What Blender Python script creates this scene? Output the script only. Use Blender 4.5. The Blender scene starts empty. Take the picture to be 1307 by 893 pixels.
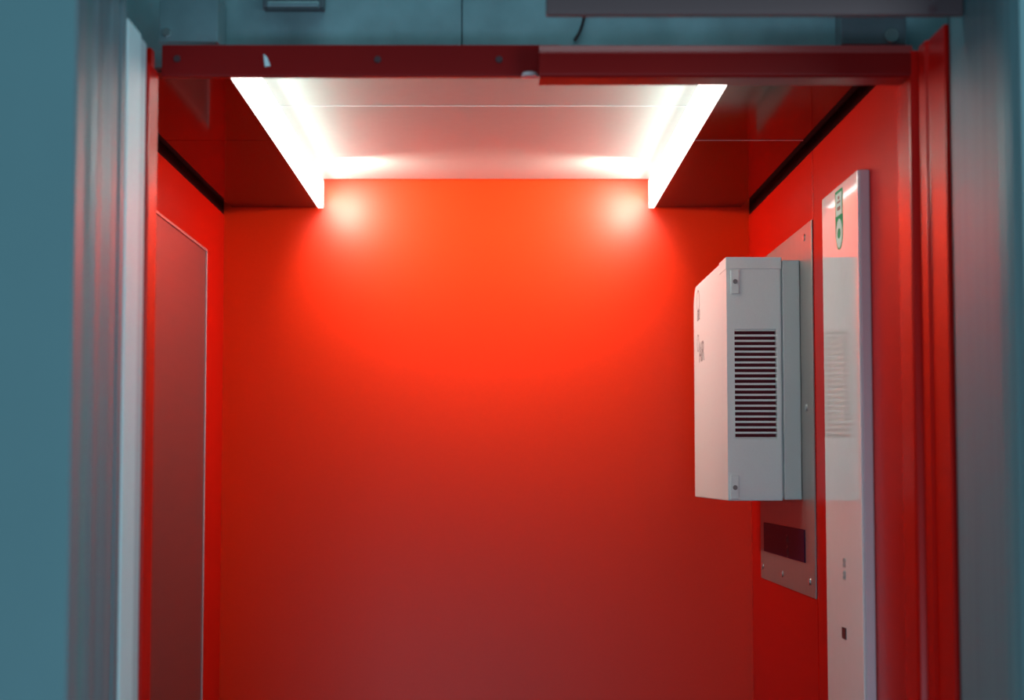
import bpy, bmesh, math
from mathutils import Vector, Matrix
S = bpy.context.scene
COL = S.collection
S.view_settings.view_transform = 'Standard'
S.view_settings.look = 'None'

# ---------------------------------------------------------------- camera numbers (metres; x right, y into the lift, z up)
F, U0, V0 = 2300.0, 634.0, 446.5
TH = math.atan(157/2300); H = 1.6
def ray(u, v):
    a, b = (u-U0)/F, (V0-v)/F
    return Vector((a, math.cos(TH)-b*math.sin(TH), math.sin(TH)+b*math.cos(TH)))
def at_y(u, v, Y):
    d = ray(u, v); t = Y/d.y; return Vector((d.x*t, Y, H+d.z*t))
def at_x(u, v, X):
    d = ray(u, v); t = X/d.x; return Vector((X, d.y*t, H+d.z*t))
def at_z(u, v, Z):
    d = ray(u, v); t = (Z-H)/d.z; return Vector((d.x*t, d.y*t, Z))

# ---------------------------------------------------------------- materials
def mat(name, col, rough=.5, metal=0, emit=None, estr=0, spec=.5, coat=0, noise=None, bump=0, brushed=None, trans=0, croug=.1):
    m = bpy.data.materials.new(name); m.use_nodes = True
    nt = m.node_tree; b = nt.nodes['Principled BSDF']
    b.inputs['Base Color'].default_value = (*col, 1)
    b.inputs['Roughness'].default_value = rough
    b.inputs['Metallic'].default_value = metal
    b.inputs['Specular IOR Level'].default_value = spec
    b.inputs['Coat Weight'].default_value = coat
    b.inputs['Coat Roughness'].default_value = croug
    b.inputs['Transmission Weight'].default_value = trans
    if emit:
        b.inputs['Emission Color'].default_value = (*emit, 1); b.inputs['Emission Strength'].default_value = estr
    tc = nt.nodes.new('ShaderNodeTexCoord'); mp = nt.nodes.new('ShaderNodeMapping')
    nt.links.new(tc.outputs['Object'], mp.inputs['Vector'])
    n = nt.nodes.new('ShaderNodeTexNoise'); nt.links.new(mp.outputs['Vector'], n.inputs['Vector'])
    n.inputs['Detail'].default_value = 4
    if brushed: mp.inputs['Scale'].default_value = brushed; n.inputs['Scale'].default_value = 1
    else: n.inputs['Scale'].default_value = noise[0] if noise else 40
    amt = noise[1] if noise else .04
    mix = nt.nodes.new('ShaderNodeMix'); mix.data_type = 'RGBA'
    nt.links.new(n.outputs['Fac'], mix.inputs[0])
    mix.inputs[6].default_value = (*[c*(1-amt) for c in col], 1); mix.inputs[7].default_value = (*[min(1, c*(1+amt)) for c in col], 1)
    nt.links.new(mix.outputs[2], b.inputs['Base Color'])
    if bump:
        bp = nt.nodes.new('ShaderNodeBump'); bp.inputs['Strength'].default_value = bump; bp.inputs['Distance'].default_value = .001
        nt.links.new(n.outputs['Fac'], bp.inputs['Height']); nt.links.new(bp.outputs['Normal'], b.inputs['Normal'])
    return m
M = dict(
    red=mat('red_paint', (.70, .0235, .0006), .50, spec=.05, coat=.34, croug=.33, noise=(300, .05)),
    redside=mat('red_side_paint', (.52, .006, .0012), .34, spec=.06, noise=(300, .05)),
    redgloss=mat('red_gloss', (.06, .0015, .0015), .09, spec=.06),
    redtrim=mat('red_trim', (.25, .005, .005), .34, spec=.3),
    redpost=mat('red_post', (.58, .006, .003), .26, spec=.22),
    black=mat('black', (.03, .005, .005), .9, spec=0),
    slot=mat('slot_black', (.15, .026, .036), .9, spec=.1),
    dark=mat('dark_plastic_and_gap', (.015, .013, .016), .4),
    teal=mat('teal_paint', (.12, .275, .305), .6, noise=(6, .06)),
    concrete=mat('blue_concrete', (.18, .36, .39), .7, noise=(11, .6), bump=.3),
    steel=mat('brushed_steel', (.165, .26, .295), .38, .06, spec=.18, brushed=(90, 90, 1.2), noise=(1, .35)),
    steelr=mat('brushed_steel_grey', (.15, .295, .32), .38, .03, spec=.13, brushed=(90, 90, 1.2), noise=(1, .25)),
    steelhead=mat('purple_steel', (.13, .10, .105), .5, .1, spec=.25, brushed=(1.2, 60, 60), noise=(1, .12)),
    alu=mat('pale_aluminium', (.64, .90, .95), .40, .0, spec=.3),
    alud=mat('shaded_aluminium', (.46, .66, .72), .40, .0, spec=.3),  # darker copy of the pale aluminium, the rear leaf's shade put into its colour
    galv=mat('galvanised', (.20, .35, .38), .45, .4, noise=(25, .2)),
    galvdark=mat('galvanised_dark', (.12, .17, .19), .45, .4, noise=(25, .2)),
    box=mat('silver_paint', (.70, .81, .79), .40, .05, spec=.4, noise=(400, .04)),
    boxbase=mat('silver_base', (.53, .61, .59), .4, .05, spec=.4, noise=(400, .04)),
    plate=mat('plate_steel', (.33, .325, .305), .36, .6, brushed=(60, 60, 2), noise=(1, .08)),
    screw=mat('screw_steel', (.7, .68, .66), .3, 1),
    screwd=mat('screw_dark', (.12, .07, .08), .4, .6),
    edge=mat('bright_edge', (.55, .36, .36), .3, .6),
    glass=mat('white_glass', (.90, 1, .95), .05, spec=.45, coat=.12, croug=.03),
    glassrefl=mat('faint_reflection', (.84, .94, .89), .2, spec=.45),
    rim=mat('panel_rim', (.66, .58, .60), .35, .15),
    display=mat('display', (.016, .009, .04), .35, spec=.05),
    ink=mat('grey_ink', (.22, .23, .23), .6, spec=.1),
    inkfaint=mat('faint_ink', (.45, .45, .43), .6, spec=.1),
    green=mat('green_ink', (.09, .40, .19), .8, spec=.0),
    white=mat('white_label', (.76, .94, .84), .8, spec=.0),
    redink=mat('red_ink', (.42, .26, .20), .7, spec=.05),
    mirror=mat('tinted_panel', (.25, .105, .105), .40, .7, brushed=(80, 2, 80), noise=(1, .05)),
    led=mat('led_diffuser', (.9, .9, .88), .5, emit=(1, .96, .90), estr=3),
    reflector=mat('white_reflector', (.29, .375, .355), .42, 0, spec=.2),
    joint=mat('joint_highlight', (.55, .6, .6), .4, 0),
    floor=mat('floor', (.09, .11, .13), .5, noise=(60, .3)),
)
# ---------------------------------------------------------------- geometry helpers
def box(bm, x0, x1, y0, y1, z0, z1, bev=0, seg=2):
    t = bmesh.new()
    bmesh.ops.create_cube(t, size=1)
    for v in t.verts:
        v.co = Vector(((x0+x1)/2+v.co.x*abs(x1-x0), (y0+y1)/2+v.co.y*abs(y1-y0), (z0+z1)/2+v.co.z*abs(z1-z0)))
    if bev: bmesh.ops.bevel(t, geom=list(t.edges), offset=bev, segments=seg, affect='EDGES', profile=.5)
    me = bpy.data.meshes.new('t'); t.to_mesh(me); t.free(); bm.from_mesh(me); bpy.data.meshes.remove(me)
def cyl(bm, c, axis, r, h, r2=None, n=24):
    q = Vector(axis).to_track_quat('Z', 'Y').to_matrix().to_4x4()
    bmesh.ops.create_cone(bm, cap_ends=True, segments=n, radius1=r, radius2=r if r2 is None else r2, depth=h, matrix=Matrix.Translation(c) @ q)
def prism(bm, pts, lo, hi, axis='z'):
    def mk(a, b, c):
        return {'z': (a, b, c), 'x': (c, a, b), 'y': (a, c, b)}[axis]
    A = [bm.verts.new(mk(a, b, lo)) for a, b in pts]; B = [bm.verts.new(mk(a, b, hi)) for a, b in pts]
    n = len(pts)
    bm.faces.new(A); bm.faces.new(B)
    for i in range(n): bm.faces.new((A[i], A[(i+1) % n], B[(i+1) % n], B[i]))
    bmesh.ops.recalc_face_normals(bm, faces=list(bm.faces))
def ring(bm, c, axis, R, r, h, n=28, sz=1):
    q = Vector(axis).to_track_quat('Z', 'Y').to_matrix().to_4x4(); mt = Matrix.Translation(c) @ Matrix.Diagonal((1, 1, sz, 1)) @ q
    P = [[bm.verts.new(mt @ Vector((rad*math.cos(2*math.pi*i/n), rad*math.sin(2*math.pi*i/n), z))) for i in range(n)] for rad, z in ((R, -h/2), (R, h/2), (r, h/2), (r, -h/2))]
    for k in range(4):
        for i in range(n): bm.faces.new((P[k][i], P[k][(i+1) % n], P[(k+1) % 4][(i+1) % n], P[(k+1) % 4][i]))
def wloc(o):
    l = Vector(o.location)
    while o.parent: o = o.parent; l += Vector(o.location)
    return l
def obj(name, bm, m, parent=None, bevel=0, smooth=False):
    xs = [v.co for v in bm.verts]
    c = Vector(((min(p.x for p in xs)+max(p.x for p in xs))/2, (min(p.y for p in xs)+max(p.y for p in xs))/2, min(p.z for p in xs)))
    for v in bm.verts: v.co -= c
    if smooth:
        for f in bm.faces: f.smooth = True
    me = bpy.data.meshes.new(name); bm.to_mesh(me); bm.free()
    me.materials.append(M[m])
    o = bpy.data.objects.new(name, me); COL.objects.link(o)
    o.location = c
    if parent: o.parent = parent; o.location = c - wloc(parent)
    if bevel:
        md = o.modifiers.new('bevel', 'BEVEL'); md.width = bevel; md.segments = 2; md.limit_method = 'ANGLE'
    return o
def N(): return bmesh.new()
def B(*a, **k):
    bm = N(); box(bm, *a, **k); return bm
def struct(name, bm, m, label=None, **k):
    o = obj(name, bm, m, **k); o['kind'] = 'structure'
    if label: o['label'] = label
    return o
def tag(o, label, cat, group=None):
    o['label'] = label; o['category'] = cat
    if group: o['group'] = group
    return o
def thing(name, loc, label, cat, group=None):
    o = bpy.data.objects.new(name, None); COL.objects.link(o); o.location = loc; o.empty_display_size = .05
    return tag(o, label, cat, group)
def text(name, body, size, m, parent, origin, cols, depth=.0004):
    cu = bpy.data.curves.new(name, 'FONT'); cu.body = body; cu.size = size; cu.extrude = depth; cu.align_x = 'CENTER'
    t = bpy.data.objects.new('t', cu); COL.objects.link(t)
    bpy.context.view_layer.update()
    me = bpy.data.meshes.new_from_object(t.evaluated_get(bpy.context.evaluated_depsgraph_get()))
    bpy.data.objects.remove(t); bpy.data.curves.remove(cu)
    R = Matrix(cols).transposed()
    bm = N(); bm.from_mesh(me); bpy.data.meshes.remove(me)
    for v in bm.verts: v.co = R @ v.co + Vector(origin)
    return obj(name, bm, m, parent)
SIDE = ((0, -1, 0), (0, 0, 1), (-1, 0, 0))      # lettering on a face that looks towards -x

# ---------------------------------------------------------------- lift car: key planes
YB = 4.107
XL = at_y(284, 500, YB).x; XR = at_y(958, 500, YB).x
ZC = at_y(500, 265, YB).z                # ceiling
ZR = at_y(620, 230, YB).z                # recessed panel
CL = at_y(413, 250, YB).x; CR = at_y(828, 250, YB).x
ZW = ZC-.017                             # top of the side wall panels
YS = at_z(950, 179, ZC).y                # ceiling joint
YF = 2.50
ZTOP = ZR+.05
struct('wall_back', B(XL-.03, XR+.03, YB, YB+.03, 0, ZTOP), 'red')
bm = N()
box(bm, XL-.03, XL, YF+.03, YB, 0, ZW)
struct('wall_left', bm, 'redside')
YJ = at_x(1040, 450, XR).y
bm = N()
box(bm, XR, XR+.03, 2.56, YJ-.0025, 0, ZW, bev=.0015); box(bm, XR, XR+.03, YJ+.0025, YB, 0, ZW, bev=.0015); box(bm, XR+.006, XR+.03, YJ-.006, YJ+.006, 0, ZW)
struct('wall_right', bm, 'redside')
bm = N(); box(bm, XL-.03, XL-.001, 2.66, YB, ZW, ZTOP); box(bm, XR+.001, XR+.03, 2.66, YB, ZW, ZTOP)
struct('gap_shade', bm, 'black')  # near-black strips paint the shade of the open gap above the side walls
# ceiling
bm = N()
for a, b in ((XL+.018, CL-.012), (CR+.012, XR-.018)):
    box(bm, a, b, 2.66, YS-.0008, ZC, ZC+.012, bev=.0008); box(bm, a, b, YS+.0008, YB-.006, ZC, ZC+.012, bev=.0008)
ce = struct('ceiling', bm, 'redgloss')
obj('joint_highlight', B(CR+.012, XR-.018, YS-.0013, YS+.0013, ZC-.0008, ZC+.002), 'edge', ce)  # pale strip paints the light line along the ceiling joint
obj('roof_sheet', B(XL-.03, XR+.03, 2.66, YB+.03, ZTOP, ZTOP+.02), 'black', ce)
struct('floor', B(-1.6, 1.6, -3, YB+.05, -.05, 0), 'floor')
# ceiling light
L = thing('ceiling_light', ((CL+CR)/2, 3.4, ZC), 'bright recessed white light well in the red ceiling, glowing along both sides', 'ceiling light')
for a, b in ((2.66, YS-.002), (YS+.002, YB-.018)):
    obj('reflector_panel', B(CL-.012, CR+.012, a, b, ZR, ZR+.01, bev=.002), 'reflector', L)
    for x0, x1 in ((CL-.012, CL), (CR, CR+.012)):
        obj('light_strip', B(x0, x1, a+.002, b-.001 if b < 4 else YB-.002, ZC-.001, ZR-.0005), 'led', L)
obj('joint_highlight', B(CL, CR, YS-.0016, YS+.0016, ZR-.0008, ZR+.004), 'joint', L)  # pale strip paints the highlight along the panel joint

# ---------------------------------------------------------------- car front: return, posts, lintel, car door
XJ = -.475
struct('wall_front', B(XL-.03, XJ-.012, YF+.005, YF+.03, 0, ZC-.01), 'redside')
d2 = struct('door_2', B(XJ-.16, XJ, 2.435, 2.50, 0, at_x(197, 97, XJ).z+.012, bev=.003), 'redpost')
# right hand red post with a stepped profile
x = XR
ztop = at_x(1205, 30, XR).z
prof = [(x+.05, 2.30), (x, 2.30), (x, 2.385), (x-.004, 2.389), (x-.004, 2.425), (x+.004, 2.428), (x+.004, 2.445), (x-.010, 2.447), (x-.012, 2.452), (x-.012, 2.50), (x-.007, 2.505), (x-.007, 2.545), (x, 2.575), (x+.05, 2.575)]
bm = N(); prism(bm, prof, 0, ztop); struct('trim_2', bm, 'redpost', bevel=.002)
# lintel
T = thing('door_lintel', (.05, 2.47, at_y(900, 100, 2.45).z), 'dark red steel lintel in two overlapping lengths above the lift doorway', 'lintel')
a = at_y(206, 97, 2.5); b = at_y(690, 57, 2.5)
obj('rear_length', B(a.x, b.x+.03, 2.5, 2.515, a.z, b.z, bev=.0015), 'redtrim', T)
a = at_y(688, 99, 2.45); b = at_y(1166, 56, 2.45)
bm = N()
prism(bm, [(2.45, a.z), (2.50, a.z), (2.50, b.z), (2.458, b.z), (2.45, b.z-.010), (2.447, b.z-.013), (2.447, a.z+.004)], a.x, b.x, 'x')
obj('front_length', bm, 'redtrim', T, bevel=.001)
for u, v in ((226, 75), (482, 76), (637, 76)):
    p = at_y(u, v, 2.5); bm = N(); cyl(bm, p, (0, -1, 0), .006, .005, .0045); obj('screw', bm, 'screwd', T)
p = at_y(340, 78, 2.5)
bm = N(); prism(bm, [(p.x-.004, p.z+.010), (p.x+.001, p.z+.006), (p.x+.006, p.z-.007), (p.x-.002, p.z-.008), (p.x-.003, p.z)], 2.4985, 2.5005, 'y')
c = obj('paint_chip', bm, 'alu', T); c['label'] = 'pale chip in the red paint'
p = at_y(676, 98, 2.49); bm = N(); cyl(bm, Vector((p.x, 2.492, p.z+.003)), (0, 0, 1), .012, .006, .010); c = obj('door_stop', bm, 'rim', T); c['label'] = 'small pale round door stop'

# ---------------------------------------------------------------- landing: wall, frame, landing door, header
YW = 2.012
bm = N()
box(bm, -1.6, XJ-.003, YW, YW+.10, 0, 3.0); box(bm, XR+.018, 1.6, YW+.015, YW+.10, 0, 3.0); box(bm, XJ-.003, XR+.018, YW, 2.1995, 2.30, 3.0)
struct('wall_landing', bm, 'teal')
# pressed left jamb: broad shallow folds between grooves
prof = [(XJ-.05, 2.013), (XJ-.003, 2.013), (XJ, 2.016), (XJ, 2.056), (XJ-.011, 2.058), (XJ-.011, 2.070), (XJ-.008, 2.072),
        (XJ, 2.120), (XJ-.001, 2.150), (XJ-.007, 2.152), (XJ-.007, 2.158), (XJ-.004, 2.160), (XJ, 2.200), (XJ-.001, 2.240),
        (XJ-.008, 2.242), (XJ-.008, 2.250), (XJ, 2.252), (XJ, 2.278), (XJ-.05, 2.278)]
ZH = 2.30
bm = N(); prism(bm, prof, 0, ZH); struct('trim_3', bm, 'steel')
bm = N(); prism(bm, [(XR+.003, 2.105), (XR+.004, 2.075), (XR+.007, 2.055), (XR+.011, 2.042), (XR+.018, 2.030), (XR+.05, 2.027), (XR+.05, 2.272), (XR+.004, 2.272), (XR, 2.268), (XR+.001, 2.18)], 0, ZH)
struct('trim_4', bm, 'steelr', smooth=False)
struct('trim_5', B(XJ, XR, 2.014, 2.1975, 2.19, ZH), 'steel')
struct('running_gap_shade', B(XR+.006, XR+.03, 2.272, 2.302, 0, 2.6), 'dark')      # dark strip painting the blackness of the open running gap
zd = at_x(165, 24, XJ).z
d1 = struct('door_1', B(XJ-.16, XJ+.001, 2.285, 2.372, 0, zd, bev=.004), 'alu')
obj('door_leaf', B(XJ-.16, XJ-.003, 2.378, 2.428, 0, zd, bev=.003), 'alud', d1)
p = at_y(697, 19, 2.2)
hd = thing('door_header', ((p.x+XR)/2, 2.205, p.z), 'dim grey maroon brushed steel header at top right above the red lintel', 'door header')
obj('beam', B(p.x, XR-.0005, 2.198, 2.213, p.z, 2.34, bev=.002), 'steelhead', hd)
p = at_y(1190, 12, 2.198); bm = N(); cyl(bm, p, (0, -1, 0), .005, .004); obj('screw', bm, 'screwd', hd)
# shaft wall above the car
xs = at_y(590, 30, 2.64).x; ZS = 2.196
bm = N(); box(bm, -.8, xs-.001, 2.62, 2.65, ZS, 2.9); box(bm, xs+.001, .8, 2.62, 2.65, ZS, 2.9); box(bm, -.8, .8, 2.64, 2.655, ZS, 2.9)
struct('wall_shaft', bm, 'concrete')
# rail
p = at_y(335, 9, 2.59); q = at_y(413, 0, 2.59)
r = thing('hanger_rail', ((p.x+q.x)/2, 2.60, p.z), 'dark steel door hanger rail with a bright edge, top left above the lintel', 'rail')
obj('channel', B(p.x, q.x, 2.59, 2.6205, p.z, p.z+.06, bev=.002), 'galvdark', r)
p = at_y(341, 10, 2.582); q = at_y(408, 3, 2.582)
obj('runner', B(p.x, q.x, 2.575, 2.5905, p.z, q.z, bev=.002), 'galv', r)
# brackets
p = at_y(203, 54, 2.54); q = at_y(278, 12, 2.54)
r = thing('bracket', ((p.x+q.x)/2, 2.56, p.z), 'grey angle bracket at the left end above the lintel', 'bracket')
bm = N(); box(bm, p.x, q.x, 2.54, 2.544, p.z, p.z+.07, bev=.001); box(bm, q.x-.004, q.x, 2.544, 2.6205, p.z, p.z+.07, bev=.001); obj('plate', bm, 'galv', r)
p = at_y(213, 42, 2.54); bm = N(); cyl(bm, p, (0, -1, 0), .006, .012, n=6); obj('bolt', bm, 'screw', r)
p = at_y(1076, 54, 2.56); q = at_y(1160, 26, 2.56)
r = thing('bracket', ((p.x+q.x)/2, 2.58, p.z), 'dark bracket with a small bolt at the right end above the lintel', 'bracket')
bm = N(); box(bm, p.x, q.x, 2.575, 2.6205, p.z, p.z+.06, bev=.002); obj('plate', bm, 'galvdark', r)
p = at_y(1137, 46, 2.575); bm = N(); cyl(bm, p, (0, -1, 0), .006, .014, n=6); cyl(bm, Vector((p.x, 2.57, p.z)), (0, -1, 0), .010, .004); obj('bolt', bm, 'screw', r)
# cable
cu = bpy.data.curves.new('c', 'CURVE'); cu.dimensions = '3D'; cu.bevel_depth = .0022; cu.bevel_resolution = 2
sp = cu.splines.new('BEZIER'); pts = [at_y(733, 52, 2.6185), at_y(741, 38, 2.6185), at_y(748, 10, 2.6185)]
sp.bezier_points.add(2)
for k, p in zip(sp.bezier_points, pts): k.co = p; k.handle_left_type = k.handle_right_type = 'AUTO'
t = bpy.data.objects.new('t', cu); COL.objects.link(t); bpy.context.view_layer.update()
me = bpy.data.meshes.new_from_object(t.evaluated_get(bpy.context.evaluated_depsgraph_get())); bpy.data.objects.remove(t)
bm = N(); bm.from_mesh(me); tag(obj('cable', bm, 'dark'), 'short thin dark cable hanging against the concrete above the lintel', 'cable')

# ---------------------------------------------------------------- left wall panel
yb = at_x(262, 450, XL+.006).y; zt = at_x(262, 317, XL+.006).z
W = thing('wall_panel', (XL, (yb+2.9)/2, .25), 'tall brownish red tinted metal panel with a thin bright edge on the left lift wall', 'wall panel')
obj('pane', B(XL, XL+.006, 2.9, yb-.006, .256, zt-.006), 'mirror', W)
bm = N(); box(bm, XL, XL+.009, yb-.006, yb, .25, zt, bev=.001); box(bm, XL, XL+.009, 2.894, 2.9, .25, zt, bev=.001); box(bm, XL, XL+.009, 2.9, yb-.006, zt-.006, zt, bev=.001); box(bm, XL, XL+.009, 2.9, yb-.006, .25, .256, bev=.001)
obj('edge_frame', bm, 'edge', W)

# ---------------------------------------------------------------- right wall: mounting plate
XP = XR-.003
y0 = at_x(1038, 500, XP).y; y1 = at_x(971, 690, XP).y
z0 = at_x(1040, 764, XP).z; z1 = at_x(1033, 282, XP).z
PL = thing('mounting_plate', (XR, (y0+y1)/2, z0), 'flat brushed steel mounting plate behind the slotted box on the right wall', 'plate')
obj('plate', B(XP, XR, y0, y1, z0, z1, bev=.001), 'plate', PL)
for u, v in ((1027, 303), (1030, 520), (974, 722), (999, 732), (1034, 742)):
    p = at_x(u, v, XP); bm = N(); cyl(bm, p, (-1, 0, 0), .008, .005, .006); obj('screw', bm, 'screw', PL, smooth=False)
a = at_x(976, 694, XP); b = at_x(1028, 694, XP); zt_ = at_x(1028, 676, XP).z; zb_ = at_x(1028, 718, XP).z
ds = obj('display', B(XP-.002, XP+.001, b.y, a.y, zb_, zt_, bev=.0008), 'display', PL)
ds['label'] = 'dark purple display window'
p = at_x(1005, 690, XP-.002); bm = N(); ring(bm, p, (1, 0, 0), .013, .010, .0012); ring(bm, p-Vector((0, 0, .022)), (1, 0, 0), .011, .008, .0012); obj('emblem', bm, 'screwd', ds)

# ---------------------------------------------------------------- slotted box
XBASE1 = XP-.0005
Yf = at_x(1022, 480, XBASE1).y
X0 = at_y(928, 480, Yf).x; X1 = at_y(998, 480, Yf).x
Yb = at_x(886, 480, X0).y
zt = at_y(960, 329, Yf).z; zb = at_y(960, 639, Yf).z
BX = thing('ventilation_box', (XR, (Yf+Yb)/2, zb), 'silver grey metal box with black ventilation slots mounted on the right lift wall', 'metal box')
hx0, hx1 = at_y(938, 480, Yf).x, at_y(991, 480, Yf).x
hz1, hz0 = at_y(960, 421, Yf).z, at_y(960, 559, Yf).z
bm = N(); r = .05
pr = [(Yf, zb), (Yb, zb), (Yb, zt-r)] + [(Yb-r+r*math.cos(t), zt-r+r*math.sin(t)) for t in [math.pi/2*i/8 for i in range(1, 9)]] + [(Yf, zt)]
A = [bm.verts.new((X0, y, z)) for y, z in pr]; C = [bm.verts.new((X1, y, z)) for y, z in pr]
bm.faces.new(A); bm.faces.new(C)
for i in range(len(pr)-1): bm.faces.new((A[i], A[i+1], C[i+1], C[i]))
h = [bm.verts.new((xx, Yf, zz)) for xx, zz in ((hx0, hz0), (hx1, hz0), (hx1, hz1), (hx0, hz1))]
g = [bm.verts.new((xx, Yf+.02, zz)) for xx, zz in ((hx0, hz0), (hx1, hz0), (hx1, hz1), (hx0, hz1))]
o4 = [A[0], C[0], C[-1], A[-1]]
for i in range(4):
    j = (i+1) % 4
    bm.faces.new((o4[i], o4[j], h[j], h[i])); bm.faces.new((h[i], h[j], g[j], g[i]))
bm.faces.new(g); bmesh.ops.recalc_face_normals(bm, faces=list(bm.faces))
cv = obj('cover', bm, 'box', BX, bevel=.0025)
obj('vent_backing', B(hx0+.0005, hx1-.0005, Yf+.012, Yf+.0195, hz0+.0005, hz1-.0005), 'slot', BX)
bm = N(); n = 20; pit = (hz1-hz0)/n
for i in range(n+1):
    zc_ = hz0+i*pit; box(bm, hx0, hx1, Yf+.0005, Yf+.004, max(hz0, zc_-pit*.19), min(hz1, zc_+pit*.19))
obj('vent_grille', bm, 'box', BX)
obj('top_flange', B(X0-.001, X1+.001, Yf-.002, Yf+.10, zt-.021, zt+.0015, bev=.001), 'box', BX)
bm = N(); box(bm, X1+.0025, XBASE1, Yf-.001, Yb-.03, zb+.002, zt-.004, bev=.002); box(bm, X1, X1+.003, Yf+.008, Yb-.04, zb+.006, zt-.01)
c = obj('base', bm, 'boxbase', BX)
for v0, v1, vs in ((344, 375, 359), (606, 637, 622)):
    p = at_y(932.5, v1, Yf); q = at_y(943, v0, Yf)
    lt = obj('latch', B(p.x, q.x, Yf-.004, Yf+.001, p.z, q.z, bev=.0015), 'box', BX)
    s = at_y(938.5, vs, Yf-.004); bm = N(); cyl(bm, s, (0, -1, 0), .005, .005, .004); obj('screw', bm, 'ink', lt)
XT = X0-.0003
for body, u, v, sz in (('880', 891.5, 409, .034), ('AIR', 895.5, 461, .062)):
    p = at_x(u, v, XT); text('lettering', body, sz, 'ink', BX, p, SIDE, .0001)
for v, R_, sz in ((384, .024, 1.0), (438, .016, 1.2)):
    p = at_x(891, v, XT); bm = N(); ring(bm, p, (1, 0, 0), R_, R_*.86, .0003, sz=sz); obj('emblem', bm, 'ink', BX)

# ---------------------------------------------------------------- white control panel
XA = at_y(1098, 500, at_x(1114, 500, XR).y).x
ya = at_x(1098, 500, XA).y; yc = at_x(1052, 500, XA).y
zt = at_x(1094, 216, XA).z
CP = thing('control_panel', (XR, (ya+yc)/2, .9), 'tall narrow glossy white lift control panel near the doorway on the right wall', 'control panel')
obj('body', B(XA+.003, XR, ya, yc, .9, zt, bev=.002), 'rim', CP)
fc = obj('face', B(XA, XA+.003, ya+.001, yc-.001, .901, zt-.001, bev=.001), 'glass', CP)
yl, yr = at_x(1066.5, 280, XA).y, at_x(1076, 280, XA).y       # far, near
ztp = at_x(1071, 242, XA).z; zmd = at_x(1071, 277, XA).z; zbt = at_x(1071, 319, XA).z
ym = (yl+yr)/2; w = abs(yl-yr)/2
# one long green label: square top, round foot, two pale fields with small signs
arc = [(ym+w*math.cos(t), zbt+.03+.03*math.sin(t)) for t in [-math.pi*i/16 for i in range(1, 16)]]
bm = N(); prism(bm, [(ym-w, zbt+.03), (ym-w, ztp), (ym+w, ztp), (ym+w, zbt+.03)] + arc, XA-.0004, XA+.0005, 'x')
st = obj('sticker', bm, 'green', CP); st['label'] = 'narrow green edged white sticker'
def oval(bm, x, cy, cz, ry, rz, x2, n=32):
    prism(bm, [(cy+ry*math.cos(2*math.pi*i/n), cz+rz*math.sin(2*math.pi*i/n)) for i in range(n)], x, x2, 'x')
obj('paper', B(XA-.0006, XA-.0003, ym-w*.8, ym+w*.8, zmd+.003, ztp-.005), 'white', st)
cz = (zmd+zbt)/2; rz = (zmd-zbt)/2-.003
bm = N(); oval(bm, XA-.0006, ym, cz, w*.8, rz, XA-.0003); obj('paper', bm, 'white', st)
zq = (zmd+ztp)/2
bm = N(); box(bm, XA-.0008, XA-.0005, ym-w*.42, ym+w*.42, zq-.011, zq-.005); box(bm, XA-.0008, XA-.0005, ym-w*.42, ym+w*.42, zq+.001, zq+.004); box(bm, XA-.0008, XA-.0005, ym-w*.2, ym+w*.2, zq+.007, zq+.012); obj('print', bm, 'redink', st)
bm = N(); oval(bm, XA-.0008, ym, cz, w*.4, rz*.36, XA-.0005); obj('print', bm, 'green', st)
# reflection of the box vents, painted as faint bars on the glass
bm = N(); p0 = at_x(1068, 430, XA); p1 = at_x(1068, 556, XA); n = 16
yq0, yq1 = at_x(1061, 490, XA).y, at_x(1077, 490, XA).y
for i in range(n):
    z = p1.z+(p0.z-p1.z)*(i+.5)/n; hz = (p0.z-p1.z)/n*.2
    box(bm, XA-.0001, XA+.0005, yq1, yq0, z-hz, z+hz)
obj('vent_reflection', bm, 'glassrefl', CP)
p = at_x(1078, 808, XA); bm = B(XA-.0015, XA+.001, p.y-.016, p.y+.016, p.z-.009, p.z+.009, bev=.0006); k = obj('key_switch', bm, 'dark', CP)
p = at_x(1078, 740, XA); text('marking', '88', .022, 'inkfaint', CP, (XA-.0004, p.y, p.z), SIDE)
text('marking', '88', .022, 'inkfaint', CP, (XA-.0004, p.y, p.z+.02), SIDE)

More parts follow.
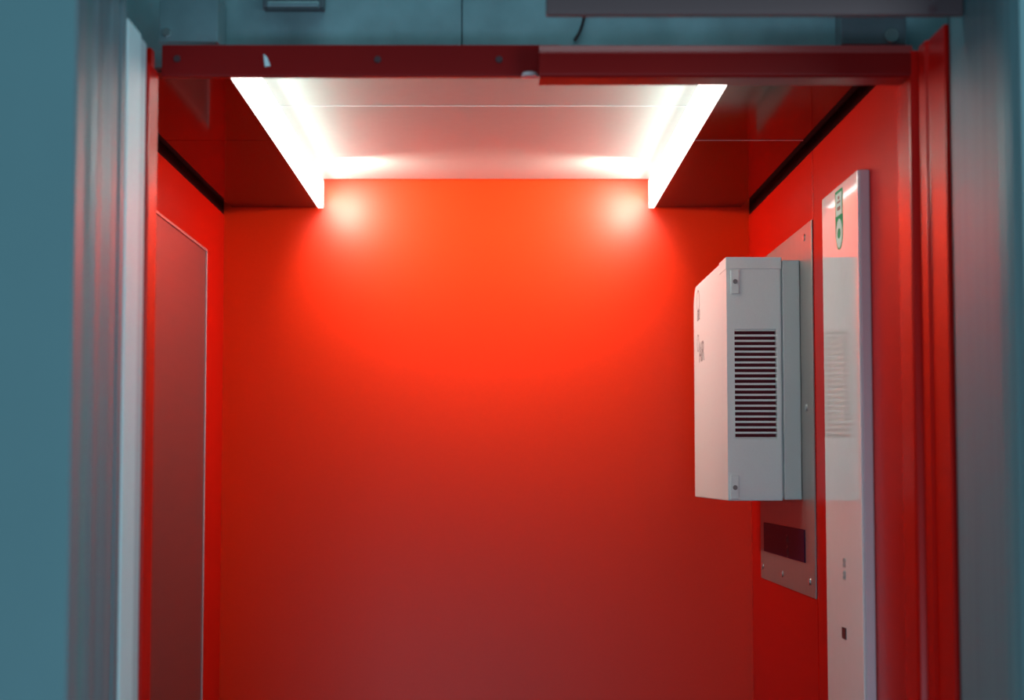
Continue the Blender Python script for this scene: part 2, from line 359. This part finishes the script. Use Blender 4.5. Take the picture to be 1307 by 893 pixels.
# ---------------------------------------------------------------- lights, world, camera
def area(name, loc, d, size, power, col, sy=None, spread=None):
    l = bpy.data.lights.new(name, 'AREA'); l.energy = power; l.color = col; l.size = size
    if sy: l.shape = 'RECTANGLE'; l.size_y = sy
    if spread: l.spread = math.radians(spread)
    o = bpy.data.objects.new(name, l); COL.objects.link(o); o.location = loc
    o.rotation_euler = Vector(d).to_track_quat('-Z', 'Y').to_euler()
    return o
def along_y(o, d):       # long side of the lamp along the lift, light thrown along d (no y component)
    z = -Vector(d).normalized(); y = Vector((0, 1, 0)); xv = y.cross(z)
    o.rotation_euler = Matrix((xv, y, z)).transposed().to_euler()
def aim(a, b): return Vector(b)-Vector(a)
# tubes lying in the two sides of the light well, throwing across it; tube ends by the back wall; corner lamps are added fill to brighten that wall
for xx, sgn in ((CL+.002, 1), (CR-.002, -1)):
    along_y(area('well_tube', (xx, 3.40, ZC+.030), (1, 0, 0), .030, 3.0, (1, .95, .88), 1.40, 140), (sgn, 0, -.10))
    along_y(area('tube_end', (xx+sgn*.012, YB-.16, ZC+.022), (1, 0, 0), .03, .7, (1, .93, .86), .26), (sgn*.7, 0, -.7))
    area('corner_fill', (xx+sgn*.03, YB-.28, ZC+.032), (sgn*.72, .62, -.24), .06, 2.3, (1, .95, .84), None, 145)
area('landing_lamp', (1.5, .3, 1.9), aim((1.5, .3, 1.9), (-.475, 2.3, 1.6)), .9, 18, (.72, .91, 1))
area('landing_fill', (-.35, -2.6, .25), aim((-.35, -2.6, .25), (0, 2.5, .9)), 1.3, 46, (.68, .76, 1), .7)  # added low fill behind the camera for the sheen on the back wall
area('shaft_fill', (0, 2.42, 2.85), (0, .2, -.65), .9, 2.0, (.7, .92, 1), .1)  # unseen fill added to brighten the concrete above the lintel
w = bpy.data.worlds.new('world'); S.world = w; w.use_nodes = True
bg = w.node_tree.nodes['Background']; bg.inputs[0].default_value = (.31, .52, .61, 1); bg.inputs[1].default_value = .50
cam = bpy.data.cameras.new('camera'); co = bpy.data.objects.new('camera', cam); COL.objects.link(co)
cam.sensor_width = 36; cam.sensor_fit = 'HORIZONTAL'; cam.lens = F/1307*36; cam.shift_x = (653.5-U0)/1307
co.location = (0, 0, H); co.rotation_euler = (math.pi/2+TH, 0, 0)
cam.dof.use_dof = True; cam.dof.focus_distance = 3.45; cam.dof.aperture_fstop = 4.0
S.camera = co
